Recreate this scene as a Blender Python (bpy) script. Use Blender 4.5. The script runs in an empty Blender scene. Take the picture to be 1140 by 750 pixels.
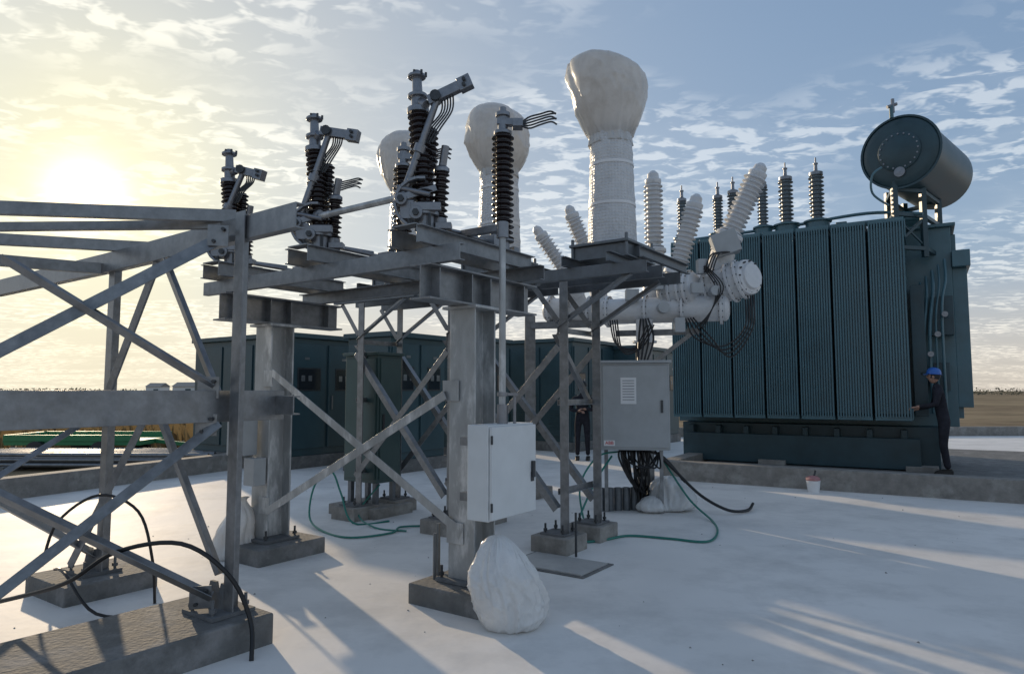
import bpy, math, random
from mathutils import Vector, Matrix, noise
random.seed(7)
V=Vector
sc=bpy.context.scene
def link(o): sc.collection.objects.link(o)

# ------------------------------------------------------------------ materials
def mat(name,c,rough=.5,metal=0.,var=.12,scale=5.,bump=.08,bscale=60.,rvar=.08,coat=0.,stretch=(1,1,1),spec=.5,blotch=None,transl=0.):
    m=bpy.data.materials.new(name); m.use_nodes=True
    nt=m.node_tree; N=nt.nodes; L=nt.links
    b=N['Principled BSDF']; out=N['Material Output']
    tc=N.new('ShaderNodeTexCoord'); mp=N.new('ShaderNodeMapping'); mp.inputs['Scale'].default_value=stretch
    L.new(tc.outputs['Object'],mp.inputs[0])
    n=N.new('ShaderNodeTexNoise'); n.inputs['Scale'].default_value=scale; n.inputs['Detail'].default_value=3; n.inputs['Roughness'].default_value=.6
    L.new(mp.outputs[0],n.inputs['Vector'])
    mr=N.new('ShaderNodeMapRange'); mr.inputs[1].default_value=.3; mr.inputs[2].default_value=.7
    L.new(n.outputs['Fac'],mr.inputs[0])
    mx=N.new('ShaderNodeMix'); mx.data_type='RGBA'
    mx.inputs[6].default_value=tuple(x*(1-var) for x in c)+(1,)
    mx.inputs[7].default_value=tuple(min(1,x*(1+var)) for x in c)+(1,)
    L.new(mr.outputs[0],mx.inputs[0]); col=mx.outputs[2]
    if blotch:
        n3=N.new('ShaderNodeTexNoise'); n3.inputs['Scale'].default_value=blotch[1]; n3.inputs['Detail'].default_value=5; n3.inputs['Roughness'].default_value=.7
        L.new(mp.outputs[0],n3.inputs['Vector'])
        r3=N.new('ShaderNodeMapRange'); r3.inputs[1].default_value=blotch[2]; r3.inputs[2].default_value=blotch[3]
        L.new(n3.outputs['Fac'],r3.inputs[0])
        m3=N.new('ShaderNodeMix'); m3.data_type='RGBA'; m3.inputs[7].default_value=tuple(blotch[0])+(1,)
        L.new(r3.outputs[0],m3.inputs[0]); L.new(col,m3.inputs[6]); col=m3.outputs[2]
    L.new(col,b.inputs['Base Color'])
    b.inputs['Metallic'].default_value=metal
    b.inputs['Specular IOR Level'].default_value=spec
    rr=N.new('ShaderNodeMapRange'); rr.inputs[3].default_value=max(.02,rough-rvar); rr.inputs[4].default_value=min(1,rough+rvar)
    L.new(n.outputs['Fac'],rr.inputs[0]); L.new(rr.outputs[0],b.inputs['Roughness'])
    if coat: b.inputs['Coat Weight'].default_value=coat
    if bump:
        n2=N.new('ShaderNodeTexNoise'); n2.inputs['Scale'].default_value=bscale; n2.inputs['Detail'].default_value=2
        L.new(mp.outputs[0],n2.inputs['Vector'])
        bp=N.new('ShaderNodeBump'); bp.inputs['Strength'].default_value=bump; bp.inputs['Distance'].default_value=.02
        L.new(n2.outputs['Fac'],bp.inputs['Height']); L.new(bp.outputs[0],b.inputs['Normal'])
    if transl:
        t=N.new('ShaderNodeBsdfTranslucent'); t.inputs[0].default_value=tuple(c)+(1,)
        ms=N.new('ShaderNodeMixShader'); ms.inputs[0].default_value=transl
        L.new(b.outputs[0],ms.inputs[1]); L.new(t.outputs[0],ms.inputs[2]); L.new(ms.outputs[0],out.inputs[0])
    return m
GALV=mat('galvanised_steel',(.235,.245,.255),.36,.6,.2,14,.04,90,.14,blotch=((.15,.16,.175),3,.5,.75))
GALVW=mat('galvanised_column',(.38,.395,.40),.40,.4,.18,10,.04,80,.1,stretch=(1,1,.35),blotch=((.66,.67,.67),5,.52,.68))
GALVD=mat('galvanised_dark',(.15,.165,.18),.42,.5,.15,12,.05,80)
PLATEM=mat('base_plate_steel',(.16,.165,.17),.8,.1,.2,12,.1,80,spec=.2)
ALU=mat('cast_aluminium',(.23,.24,.26),.36,.7,.15,20,.06,120)
DARKM=mat('dark_steel',(.06,.065,.07),.45,.5,.2,20,.0,90)
INS=mat('brown_porcelain',(.026,.018,.018),.25,0,.2,20,0,rvar=.05)
INSG=mat('grey_porcelain',(.14,.17,.19),.3,0,.1,20,0)
WHITE=mat('white_enamel',(.62,.63,.64),.34,0,.08,6,.0,60,blotch=((.42,.43,.43),6,.55,.78))
WHITEB=mat('cabinet_paint',(.64,.66,.66),.4,0,.05,5,.0,200)
GREYB=mat('grey_cabinet_paint',(.36,.38,.39),.4,.1,.08,5,.0,100)
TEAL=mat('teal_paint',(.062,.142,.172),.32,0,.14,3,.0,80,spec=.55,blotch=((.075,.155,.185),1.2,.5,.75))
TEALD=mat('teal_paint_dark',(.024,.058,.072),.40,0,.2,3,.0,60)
TEALC=mat('cabinet_teal',(.036,.076,.09),.4,0,.12,2,.0,60)
GREENC=mat('green_grey_paint',(.05,.092,.09),.42,0,.1,3,.0,60)
CONC=mat('concrete',(.23,.215,.195),.85,0,.2,7,.4,35,blotch=((.35,.335,.305),3,.5,.7))
CONCD=mat('concrete_dark',(.14,.14,.135),.85,0,.22,7,.4,35,blotch=((.24,.235,.23),4,.5,.7))
YARD=mat('white_floor_coating',(.76,.735,.70),.66,0,.06,.6,.16,7,.1,spec=.2,blotch=((.57,.555,.53),1.1,.46,.74))
EARTH=mat('field_earth',(.22,.165,.10),.95,0,.35,.35,.4,6,spec=.1,blotch=((.32,.25,.15),.05,.45,.65))
CROP=mat('dry_crop',(.26,.185,.09),.9,0,.4,.8,0,spec=.1,transl=.3)
BLACK=mat('black_rubber',(.012,.012,.013),.45,0,.1,20,0)
HOSE=mat('green_hose',(.02,.18,.14),.4,0,.1,20,0)
BAG=mat('plastic_wrap',(.72,.71,.69),.3,0,.06,5,.06,14,.1,coat=.25,transl=.3,blotch=((.44,.42,.39),2.0,.47,.75))
BAGW=mat('white_plastic_bag',(.80,.80,.79),.28,0,.05,8,.06,20,.1,coat=.3,transl=.25,blotch=((.66,.66,.65),4,.5,.7))
RED=mat('red_print',(.6,.02,.02),.5,0,0,5,0)
LABEL=mat('label_white',(.75,.75,.75),.5,0,.03,5,0)
PINK=mat('pink_plastic',(.42,.2,.2),.5,0,.1,5,0)
SKIN=mat('skin',(.42,.24,.17),.55,0,.08,20,0)
HELM=mat('blue_helmet',(.03,.13,.45),.3,0,.03,5,0)
HELM2=mat('dark_cap',(.03,.03,.035),.6,0,.03,5,0)
CLOTH=mat('dark_cloth',(.03,.03,.038),.9,0,.25,12,.4,60,spec=.15)
SHOE=mat('shoe_leather',(.03,.025,.02),.6,0,.2,12,0)
LEAF=mat('distant_foliage',(.12,.12,.09),.9,0,.35,.6,0,spec=.1,transl=.3)  # distance haze is painted into this paler leaf colour
GLASS=mat('dark_glass',(.02,.025,.03),.12,0,.1,3,0)
PLATE=mat('chequer_plate',(.42,.42,.41),.5,.3,.12,6,.3,70)
GREENM=mat('green_machine_paint',(.04,.22,.09),.45,0,.1,6,0)
NETW=mat('bubble_wrap',(.66,.67,.68),.35,0,.08,8,0,transl=.15)
nt=NETW.node_tree; N=nt.nodes; L=nt.links
tc=N.new('ShaderNodeTexCoord'); vo=N.new('ShaderNodeTexVoronoi'); vo.inputs['Scale'].default_value=30; vo.inputs['Randomness'].default_value=.3
L.new(tc.outputs['Object'],vo.inputs['Vector'])
bp=N.new('ShaderNodeBump'); bp.inputs['Strength'].default_value=.8; bp.inputs['Distance'].default_value=.015; bp.invert=True
L.new(vo.outputs['Distance'],bp.inputs['Height']); L.new(bp.outputs[0],N['Principled BSDF'].inputs['Normal'])

# ------------------------------------------------------------------ mesh kit
class M:
    def __init__(s,mt,bevel=0): s.v=[];s.f=[];s.mt=mt;s.bevel=bevel;s.soft=False
    def add(s,vs,fs):
        o=len(s.v); s.v+= [V(x) for x in vs]; s.f+=[tuple(i+o for i in f) for f in fs]
    def box(s,c,size,X=(1,0,0),Y=(0,1,0)):
        c=V(c);X=V(X).normalized();Y=V(Y).normalized();Z=X.cross(Y)
        a,b,d=[k/2 for k in size]
        vs=[c+X*(i*a)+Y*(j*b)+Z*(k*d) for k in(-1,1) for j in(-1,1) for i in(-1,1)]
        s.add(vs,[(0,2,3,1),(4,5,7,6),(0,1,5,4),(2,6,7,3),(0,4,6,2),(1,3,7,5)])
    def prism(s,p1,p2,poly,up=(0,0,1)):
        p1=V(p1);p2=V(p2);z=(p2-p1).normalized();u=V(up)
        if abs(z.dot(u))>.98: u=V((0,1,0))
        x=z.cross(u).normalized();y=x.cross(z)
        n=len(poly)
        vs=[p+x*a+y*b for p in(p1,p2) for a,b in poly]
        fs=[tuple(range(n))[::-1],tuple(range(n,2*n))]+[(i,(i+1)%n,n+(i+1)%n,n+i) for i in range(n)]
        s.add(vs,fs)
    def L(s,p1,p2,a=.08,t=.008,up=(0,0,1),fl=1,fb=1):
        s.prism(p1,p2,[(0,0),(fl*a,0),(fl*a,fb*t),(fl*t,fb*t),(fl*t,fb*a),(0,fb*a)],up)
    def U(s,p1,p2,h=.12,w=.055,t=.008,up=(0,0,1),fl=1):
        h/=2; s.prism(p1,p2,[(0,-h),(fl*w,-h),(fl*w,-h+t),(fl*t,-h+t),(fl*t,h-t),(fl*w,h-t),(fl*w,h),(0,h)],up)
    def I(s,p1,p2,h=.2,w=.1,t=.012,up=(0,0,1)):
        h/=2;w/=2;q=t/2.5
        s.prism(p1,p2,[(-w,-h),(w,-h),(w,-h+t),(q,-h+t),(q,h-t),(w,h-t),(w,h),(-w,h),(-w,h-t),(-q,h-t),(-q,-h+t),(-w,-h+t)],up)
    def bar(s,p1,p2,w,h,up=(0,0,1)):
        w/=2;h/=2; s.prism(p1,p2,[(-w,-h),(w,-h),(w,h),(-w,h)],up)
    def lathe(s,p0,ax,prof,n=20,capa=True):
        p0=V(p0);z=V(ax).normalized();u=V((0,0,1)) if abs(z.z)<.9 else V((1,0,0))
        x=z.cross(u).normalized();y=z.cross(x)
        vs=[];fs=[]
        for r,h in prof:
            for i in range(n):
                a=2*math.pi*i/n; vs.append(p0+z*h+x*(r*math.cos(a))+y*(r*math.sin(a)))
        for k in range(len(prof)-1):
            for i in range(n):
                j=(i+1)%n; fs.append((k*n+i,k*n+j,(k+1)*n+j,(k+1)*n+i))
        if capa:
            fs.append(tuple(range(n))[::-1]); o=(len(prof)-1)*n; fs.append(tuple(range(o,o+n)))
        s.add(vs,fs)
    def cyl(s,p1,p2,r,r2=None,n=16):
        p1=V(p1);p2=V(p2); s.lathe(p1,p2-p1,[(r,0),(r if r2 is None else r2,(p2-p1).length)],n)
    def insul(s,p1,p2,rc,rs,n,seg=18,alt=.8):
        p1=V(p1);p2=V(p2);l=(p2-p1).length;q=l/n;pr=[(rc,0)]
        for i in range(n):
            r=rs if i%2==0 else rc+(rs-rc)*alt
            pr+=[(rc,q*i+.1*q),(r,q*i+.32*q),(r,q*i+.42*q),(rc,q*i+.8*q)]
        pr.append((rc,l)); s.lathe(p1,p2-p1,pr,seg)
    def tube(s,pts,r,n=7,sub=6):
        P=[V(p) for p in pts]
        if sub and len(P)>2:
            Q=[]
            for i in range(len(P)-1):
                a=P[max(0,i-1)];b=P[i];c=P[i+1];d=P[min(len(P)-1,i+2)]
                for k in range(sub):
                    t=k/sub
                    Q.append(.5*((2*b)+(c-a)*t+(2*a-5*b+4*c-d)*t*t+(3*b-a-3*c+d)*t*t*t))
            Q.append(P[-1]);P=Q
        rr=r if isinstance(r,(list,tuple)) else None
        vs=[];x=None
        for i,p in enumerate(P):
            z=(P[min(i+1,len(P)-1)]-P[max(i-1,0)]).normalized()
            if x is None: x=z.orthogonal().normalized()
            else:
                x=(x-z*x.dot(z)); x=x.normalized() if x.length>1e-5 else z.orthogonal().normalized()
            y=z.cross(x); ra=r if rr is None else rr[0]+(rr[1]-rr[0])*i/(len(P)-1)
            for k in range(n):
                a=2*math.pi*k/n; vs.append(p+x*(ra*math.cos(a))+y*(ra*math.sin(a)))
        m=len(P);fs=[(i*n+k,i*n+(k+1)%n,(i+1)*n+(k+1)%n,(i+1)*n+k) for i in range(m-1) for k in range(n)]
        fs+=[tuple(range(n))[::-1],tuple(range((m-1)*n,m*n))]
        s.add(vs,fs)
    def bag(s,c,prof,fold=.06,seed=0,n=96,lean=(0,0),sub=6,dent=1.,tilt=0.,neck=(),fine=1.):
        # draped plastic film: long shallow folds running between tied necks, a few taut creases
        s.soft=True
        c=V(c);vs=[];K=[]
        P=[prof[0]]+list(prof)+[prof[-1]]
        for i in range(1,len(P)-2):
            for k in range(sub):
                t=k/sub
                f=lambda j:.5*(2*P[i][j]+(P[i+1][j]-P[i-1][j])*t+(2*P[i-1][j]-5*P[i][j]+4*P[i+1][j]-P[i+2][j])*t*t+(3*P[i][j]-P[i-1][j]-3*P[i+1][j]+P[i+2][j])*t*t*t)
                K.append((max(.003,f(0)),f(1)))
        K.append(prof[-1]); h0=prof[0][1];h1=prof[-1][1]
        rm=max(p[0] for p in prof)
        for r,z in K:
            nk=max([math.exp(-((z-q)/(.25*rm+.03))**2) for q in neck]+[0])
            for i in range(n):
                a=2*math.pi*i/n; zz=z/rm
                a2=a+.5*noise.noise(V((math.cos(a),math.sin(a),zz*.8+seed)))
                ca=math.cos(a2);sa=math.sin(a2)
                n1=noise.noise(V((ca*3.2,sa*3.2,zz*.55+seed*3.7)))
                n2=noise.noise(V((ca*7,sa*7,zz*.7+seed*1.3)))
                big=noise.noise(V((ca*.9,sa*.9,zz*.8+seed*9)))
                dg=noise.noise(V((ca*1.6+zz*.9,sa*1.6-zz*.7,zz*1.5+seed*5)))
                dg2=noise.noise(V((ca*2.3-zz*1.2,sa*2.3+zz*.9,zz*2.2+seed*2)))
                crease=max(0,1-abs(dg)*9)+.7*max(0,1-abs(dg2)*10)
                rr=r*(1+fine*fold*1.5*n1+fold*.7*n2*fine*(1+2.5*nk)+fold*2.0*big*dent+fold*.32*crease)
                t=(z-h0)/(h1-h0)
                x=rr*math.cos(a)
                vs.append(c+V((x+lean[0]*t,rr*math.sin(a)+lean[1]*t,z+fold*.8*r*big-tilt*x*t)))
        m=len(K);fs=[(i*n+k,i*n+(k+1)%n,(i+1)*n+(k+1)%n,(i+1)*n+k) for i in range(m-1) for k in range(n)]
        fs+=[tuple(range(n))[::-1],tuple(range((m-1)*n,m*n))]
        s.add(vs,fs)
import bmesh
class G:
    def __init__(s,name,loc=(0,0,0)):
        s.e=bpy.data.objects.new(name,None); link(s.e); s.e.location=loc; s.e.empty_display_size=.2; s.loc=V(loc); s.p_={}
    def p(s,pn,mt,bevel=0):
        if pn not in s.p_: s.p_[pn]=M(mt,bevel)
        return s.p_[pn]
    def end(s):
        for pn,m in s.p_.items():
            if not m.v: continue
            me=bpy.data.meshes.new(pn); me.from_pydata([tuple(v-s.loc) for v in m.v],[],m.f); me.validate()
            b=bmesh.new(); b.from_mesh(me); bmesh.ops.recalc_face_normals(b,faces=b.faces); b.to_mesh(me); b.free()
            for f in me.polygons: f.use_smooth=True
            if not m.soft: me.set_sharp_from_angle(angle=math.radians(38))
            me.materials.append(m.mt)
            o=bpy.data.objects.new(pn,me); link(o); o.parent=s.e
            if m.bevel:
                d=o.modifiers.new('bevel','BEVEL'); d.width=m.bevel; d.segments=2; d.limit_method='ANGLE'; d.harden_normals=True
        return s
class F:
    def __init__(s,o,ang):
        s.o=V(o);a=math.radians(ang); s.x=V((-math.cos(a),math.sin(a),0)); s.y=V((math.sin(a),math.cos(a),0))
    def P(s,a,b,z): return V((s.o.x,s.o.y,0))+s.x*a+s.y*b+V((0,0,z))
    def box(s,m,a0,a1,b0,b1,z0,z1):
        m.box(s.P((a0+a1)/2,(b0+b1)/2,(z0+z1)/2),(abs(a1-a0),abs(b1-b0),abs(z1-z0)),s.x,s.y)
Y_=F((-.31,5.4),35)      # switchyard frame
T_=F((6.88,11.8),31)     # transformer frame
W=Y_.P
def text(parent,body,size,loc,xdir,zdir,mt,name='label_text'):
    cu=bpy.data.curves.new(name,'FONT'); cu.body=body; cu.size=size; cu.extrude=.001; cu.align_x='CENTER'; cu.align_y='CENTER'
    o=bpy.data.objects.new(name,cu); link(o); x=V(xdir).normalized();y=V(zdir).normalized();z=x.cross(y)
    cu.materials.append(mt); o.parent=parent
    o.matrix_parent_inverse=Matrix.Translation(-parent.location)
    o.matrix_basis=Matrix.Translation(V(loc))@Matrix((x,y,z)).transposed().to_4x4()
    return o

# ------------------------------------------------------------------ ground, field, yard
g=G('ground'); m=g.p('field_surface',EARTH)
m.add([(-2500,-600,-.15),(2500,-600,-.15),(2500,4000,-.15),(-2500,4000,-.15)],[(0,1,2,3)]); g.end()
g=G('yard_pavement'); m=g.p('coated_slab',YARD)
ed=V((.40,.917)); p0=V((-7.2,10.7))
def edge(k): return (p0.x+ed.x*k,p0.y+ed.y*k)
poly=[edge(-16),(45,-8),(45,26),edge(14)]
m.add([(x,y,0) for x,y in poly]+[(x,y,-.3) for x,y in poly],[(0,1,2,3),(0,4,5,1),(1,5,6,2),(2,6,7,3),(3,7,4,0)]); g.end()
g=G('yard_kerb'); m=g.p('kerb',CONC,.01)
a=V(edge(-16)+(0,));b=V(edge(14)+(0,))
m.bar(a+V((-.1,0,.1)),b+V((-.1,0,.1)),.3,.44)
m.bar(V(edge(14)+(.1,))+V((0,.15,0)),V((45,26.2,.1)),.3,.44); g.end()
g=G('ground_debris'); m=g.p('chips',CONC)
for i in range(90):
    x=random.uniform(-4,6);y=random.uniform(4,11.5);r=random.uniform(.004,.014)
    a=random.uniform(0,6); pts=[(x+r*math.cos(a+k*1.57)*random.uniform(.6,1.3),y+r*math.sin(a+k*1.57)*random.uniform(.6,1.3),0.001) for k in range(4)]
    m.add(pts+[(x,y,r*.9)],[(0,1,4),(1,2,4),(2,3,4),(3,0,4),(3,2,1,0)])
g.end()

g=G('manhole_cover'); m=g.p('plate',PLATE,.004)
c=V((.42,6.45,.012)); m.box(c,(.78,.5,.02),Y_.x,Y_.y); m=g.p('rim',CONCD)
m.box(c-V((0,0,.008)),(.86,.58,.012),Y_.x,Y_.y); g.end()

g=G('dry_crop_field'); m=g.p('stalks',CROP)
for i in range(10000):
    y=random.uniform(19,70); x=random.uniform(-1.05*y-4,-.12*y-1.5)
    if x>p0.x+ed.x*((y-p0.y)/ed.y)-2.5: continue
    h=random.uniform(.35,.75);w=random.uniform(.03,.09);a=random.uniform(0,3.14);dx=math.cos(a)*w;dy=math.sin(a)*w
    lx=random.uniform(-.2,.2)
    m.add([(x-dx,y-dy,-.15),(x+dx,y+dy,-.15),(x+lx+dx*1.6,y+dy,h*.7),(x+lx*1.6,y,h),(x+lx-dx*1.6,y-dy,h*.6)],[(0,1,2,3,4)])
g.end()
g=G('distant_tree_line'); m=g.p('foliage',LEAF)
def clump(cx,cy,w,h,n):
    for i in range(n):
        u=random.gauss(0,.4);v=random.random();t=random.gauss(0,.4)
        x=cx+u*w;z=-.1+h*v*(1-.45*min(1,abs(u)));y=cy+t*w
        s_=h*.11*random.uniform(.6,1.5)
        a=V((random.gauss(0,1),random.gauss(0,1),random.gauss(0,1))).normalized();b=a.orthogonal().normalized()
        p=V((x,y,z)); m.add([p-a*s_-b*s_*.6,p+a*s_-b*s_*.5,p+a*s_*.8+b*s_,p-a*s_*.7+b*s_*.8],[(0,1,2,3)])
for i in range(200):
    y=random.uniform(260,420);x=random.uniform(-1.1,1.15)*y
    clump(x,y,random.uniform(5,16),random.uniform(1.6,3.6),60)
g.end()
for x,y,w,h in ((-118,250,8,3.2),(-150,290,6,3.4)):
    g=G('farm_shed',(x,y,0)); m=g.p('walls',WHITEB); m.box((x,y,h/2-.1),(w,8,h)); r=g.p('roof',GALVD)
    r.prism((x-w/2-.3,y,h-.1),(x+w/2+.3,y,h-.1),[(-4.5,0),(4.5,0),(0,1.6)]); d=g.p('door',TEALD); d.box((x+w*.2,y-4.02,1.1),(2,.06,2.4)); g.end()

def footing(fr,a,b,sa,sb,h,mt=CONC):
    p=fr.P(a,b,0); g=G('concrete_footing',p); m=g.p('block',mt,.012); fr.box(m,a-sa/2,a+sa/2,b-sb/2,b+sb/2,-.05,h)
    g.end()
def bolts(m,fr,a,b,d,z):
    for i in(-1,1):
        for j in(-1,1):
            p=fr.P(a+i*d,b+j*d,z); m.cyl(p,p+V((0,0,.09)),.011,n=8); m.cyl(p+V((0,0,.015)),p+V((0,0,.04)),.022,n=6)

# ------------------------------------------------------------------ disconnector support structure
SB=2.53
footing(Y_,0,0,.68,.7,.15,CONCD); footing(Y_,SB,0,.74,.76,.15,CONCD)
g=G('switch_support_structure',W(1.2,0,0))
col=g.p('columns',GALVW,.004); bl=g.p('bolts',DARKM); hb_=g.p('head_beams',GALV,.003)
for s0 in (0,SB):
    col.I(W(s0,0,.15),W(s0,0,2.25),.27,.25,.018,up=Y_.y)
    Y_.box(g.p('base_plates',PLATEM,.003),s0-.2,s0+.2,-.2,.2,.152,.18); bolts(bl,Y_,s0,0,.165,.18)
    Y_.box(col,s0-.17,s0+.17,-.18,.18,2.235,2.258)
    hb_.I(W(s0,-.62,2.39),W(s0,.78,2.39),.262,.2,.016)
    for t in(-.12,.12,.6,-.5): Y_.box(hb_,s0-.09,s0+.09,t-.006,t+.006,2.28,2.5)
bm=g.p('beams',GALV,.003)
bm.U(W(-.32,-.56,2.586),W(SB+.38,-.56,2.586),.125,.06,.009,fl=1)
bm.U(W(-.32,.56,2.586),W(SB+.3,.56,2.586),.125,.06,.009,fl=-1)
br=g.p('cross_braces',GALVW,.002)
br.L(W(SB-.15,-.155,1.75),W(.0,-.155,.5),.07,.008,up=Y_.y)
br.L(W(.15,-.18,1.6),W(SB-.15,-.18,.48),.07,.008,up=Y_.y)
for s0,z in ((SB-.1,1.72),(.05,.52),(.1,1.6),(SB-.1,.5)): Y_.box(br,s0-.08,s0+.08,-.152,-.142,z-.08,z+.08)
g.end()

# ------------------------------------------------------------------ disconnector poles
def pole(s0,kz,tip):
    g=G('disconnector_switch',W(s0,0,2.65)); 
    b=g.p('base_channels',GALV,.003)
    b.U(W(s0-.12,-.72,2.716),W(s0-.12,.76,2.716),.13,.05,.008,fl=1); b.U(W(s0+.12,-.72,2.716),W(s0+.12,.76,2.716),.13,.05,.008,fl=-1)
    for t in(-.68,-.3,.3,.7): Y_.box(b,s0-.12,s0+.12,t-.05,t+.05,2.783,2.795)
    lab=g.p('label_plate',LABEL)
    Y_.box(lab,s0-.1245,s0-.1215,-.44,-.24,2.685,2.745)
    text(g.e,'ABB',.062,W(s0-.1265,-.34,2.715),Y_.y,(0,0,1),RED)
    Y_.box(lab,s0-.1245,s0-.1215,.05,.17,2.69,2.74)
    c=g.p('castings',ALU,.004); d=g.p('fittings',DARKM)
    ins=g.p('insulators',INS)
    q=W(s0,-.5,0)
    def P(x,y,z):
        if z>2.93: z=2.93+(z-2.93)*kz
        return q+V((x,y,z))
    c.cyl(P(0,0,2.79),P(0,0,2.93),.075); c.cyl(P(0,0,2.9),P(0,0,2.93),.11); 
    ins.insul(P(.0,0,2.93),P(-.055,.02,3.7),.055,.088,17)
    tp=P(-.06,.02,3.7)
    c.lathe(tp,(-.05,.02,1),[(.085,0),(.085,.04),(.05,.05),(.05,.12),(.075,.125),(.075,.15),(.04,.155),(.036,.28),(.07,.285),(.07,.305),(.035,.31),(.03,.34)],16)
    for k in range(6):
        a=k*math.pi/3; e=tp+V((.055*math.cos(a),.055*math.sin(a),.29)); d.cyl(e,e+V((0,0,.035)),.01,n=6)
    c.cyl(P(.1,.06,2.79),P(.1,.06,2.9),.06)
    ins.insul(P(.1,.06,2.9),P(.12,.04,3.26),.04,.068,8)
    ins.insul(P(.03,.12,3.3),P(.03,.12,3.62),.036,.058,7)
    c.cyl(P(.03,.12,2.8),P(.03,.12,3.3),.02)
    c.cyl(P(.12,.04,3.26),P(.15,.02,3.45),.03); c.lathe(P(.12,.04,3.25),(0,0,1),[(.06,0),(.06,.03),(.035,.05)],12)
    h=P(-.17,-.04,3.02); e=P(*tip[0])
    c.cyl(h,e,.03,.026,12); c.cyl(h+V((0,0,-.02)),h+(e-h)*.12,.055,.04,12)
    mid=h+(e-h)*.45; c.cyl(mid,mid+(e-h)*.08,.045,n=12)
    e2=P(*tip[1]); ax=(e2-e).normalized()
    c.bar(e-ax*.08,e2,.06,.075); c.bar(e2-ax*.09,e2+ax*.012,.075,.1)
    d.cyl(e2-ax*.05+V((0,-.045,.02)),e2-ax*.05+V((0,-.06,.02)),.014,n=6); d.cyl(e2-ax*.05+V((0,-.045,-.02)),e2-ax*.05+V((0,-.06,-.02)),.014,n=6)
    d.cyl(e-ax*.02-V((0,.06,0)),e-ax*.02+V((0,.06,0)),.04,n=12)
    c.cyl(e-ax*.1+V((0,0,-.02)),tp+V((0,0,.1)),.035)
    for k in range(5):
        o=V((-.03+.022*k,.03-.01*k,0)); lo=h+(e-h)*.55
        d.tube([lo+o+V((.02,0,0)),lo+o*1.3+V((.07,-.02,.1)),e+o+V((.05,-.02,-.12)),e+o+ax*.06+V((0,0,-.02))],.007,6,5)
    for off in(-.06,.05):
        pts=[]; 
        for k in range(9):
            a=math.radians(80+k*20); pts.append(P(-.02,-.02,2.93)+V((math.cos(a)*.19,off,math.sin(a)*.19+.05)))
        for k in range(8): c.bar(pts[k],pts[k+1],.022,.06,up=(0,1,0))
    c.box(P(-.12,-.02,2.93),(.1,.16,.14)); c.box(P(.02,-.09,2.95),(.22,.05,.06)); c.cyl(P(-.16,-.14,3.0),P(-.16,.1,3.0),.045,n=14)
    c.cyl(P(-.05,-.13,2.9),P(-.05,.12,2.9),.05,n=14); c.bar(P(-.15,-.1,3.02),P(.08,.0,3.12),.04,.05); c.cyl(P(-.2,-.08,3.1),P(.05,-.1,3.04),.02,n=10)
    d.cyl(P(-.16,-.16,3.0),P(-.16,-.14,3.0),.026,n=6); d.cyl(P(-.05,-.15,2.9),P(-.05,-.13,2.9),.026,n=6)
    c.box(P(.14,.03,2.83),(.12,.1,.05)); d.cyl(P(.05,-.1,2.8),P(.05,-.1,2.9),.012,n=6); d.cyl(P(-.1,-.1,2.79),P(-.1,-.1,2.86),.012,n=6)
    q=W(s0,.5,0)
    c.lathe(P(0,0,2.79),(0,0,1),[(.1,0),(.1,.02),(.06,.025),(.06,.09),(.1,.095),(.1,.115)],16)
    ins.insul(P(0,0,2.9),P(0,0,3.84),.06,.1,19)
    c.lathe(P(0,0,3.84),(0,0,1),[(.08,0),(.08,.03),(.045,.04),(.045,.16),(.065,.165),(.065,.2),(.03,.205),(.03,.25)],14)
    c.bar(P(-.05,0,3.96),P(.15,-.02,3.94),.07,.06); c.box(P(.13,-.02,3.93),(.09,.12,.07))
    for k in range(5):
        z=3.87+.035*k; yy=-.06+.028*k
        d.tube([P(.12,yy,3.93),P(.22,yy-.02,z-.0),P(.33,yy-.03,z+.03),P(.42,yy-.03,z+.055),P(.47,yy-.03,z+.03+.03*(k%2))],.008,6,4)
    c.cyl(W(s0-.06,-.4,2.83),W(s0-.06,.42,2.83),.018,n=8); c.box(W(s0-.05,.25,2.84),(.16,.1,.09),Y_.x,Y_.y); c.box(W(s0+.03,.66,2.83),(.14,.08,.07),Y_.x,Y_.y)
    d.cyl(W(s0-.05,.3,2.8),W(s0-.05,.3,2.93),.03,n=10); c.cyl(W(s0+.05,-.3,2.86),W(s0-.02,.1,2.86),.02,n=8)
    g.end()
pole(.07,1.,((.1,-.06,3.8),(.34,-.1,3.9)))
pole(1.27,.93,((.08,-.05,3.86),(.33,-.1,3.80)))
pole(SB,.86,((.1,-.05,3.82),(.31,-.12,3.74)))
g=G('switch_drive_linkage',W(1.2,-.5,3.07)); m=g.p('drive_tube',GALVW)
m.cyl(W(.18,-.55,3.07),W(1.27,-.55,3.06),.027,n=12); m.cyl(W(1.27,-.55,3.06),W(SB,-.55,3.05),.022,n=12)
d=g.p('clamps',ALU)
for s0 in(.17,.25,1.2,1.32,SB-.1): d.cyl(W(s0,-.55,3.07),W(s0+.045,-.55,3.07),.045,n=12)
a=W(-.4,-.155,0); m=g.p('operating_rod',GALVW); m.cyl(a+V((0,0,1.36)),a+V((0,0,2.86)),.026,n=14)
d.cyl(a+V((0,0,2.74)),a+V((0,0,2.86)),.045,n=12); d.cyl(a+V((0,0,1.36)),a+V((0,0,1.5)),.04,n=12); d.bar(W(-.4,-.155,2.82),W(-.02,-.155,2.82),.06,.05)
d.cyl(a+V((0,0,1.56)),a+V((0,0,1.59)),.04,n=12); d.cyl(a+V((.09,.02,1.36)),a+V((.09,.02,1.56)),.012,n=8); d.bar(a+V((0,0,1.575)),a+V((.11,.02,1.575)),.03,.02)
g.end()
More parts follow.
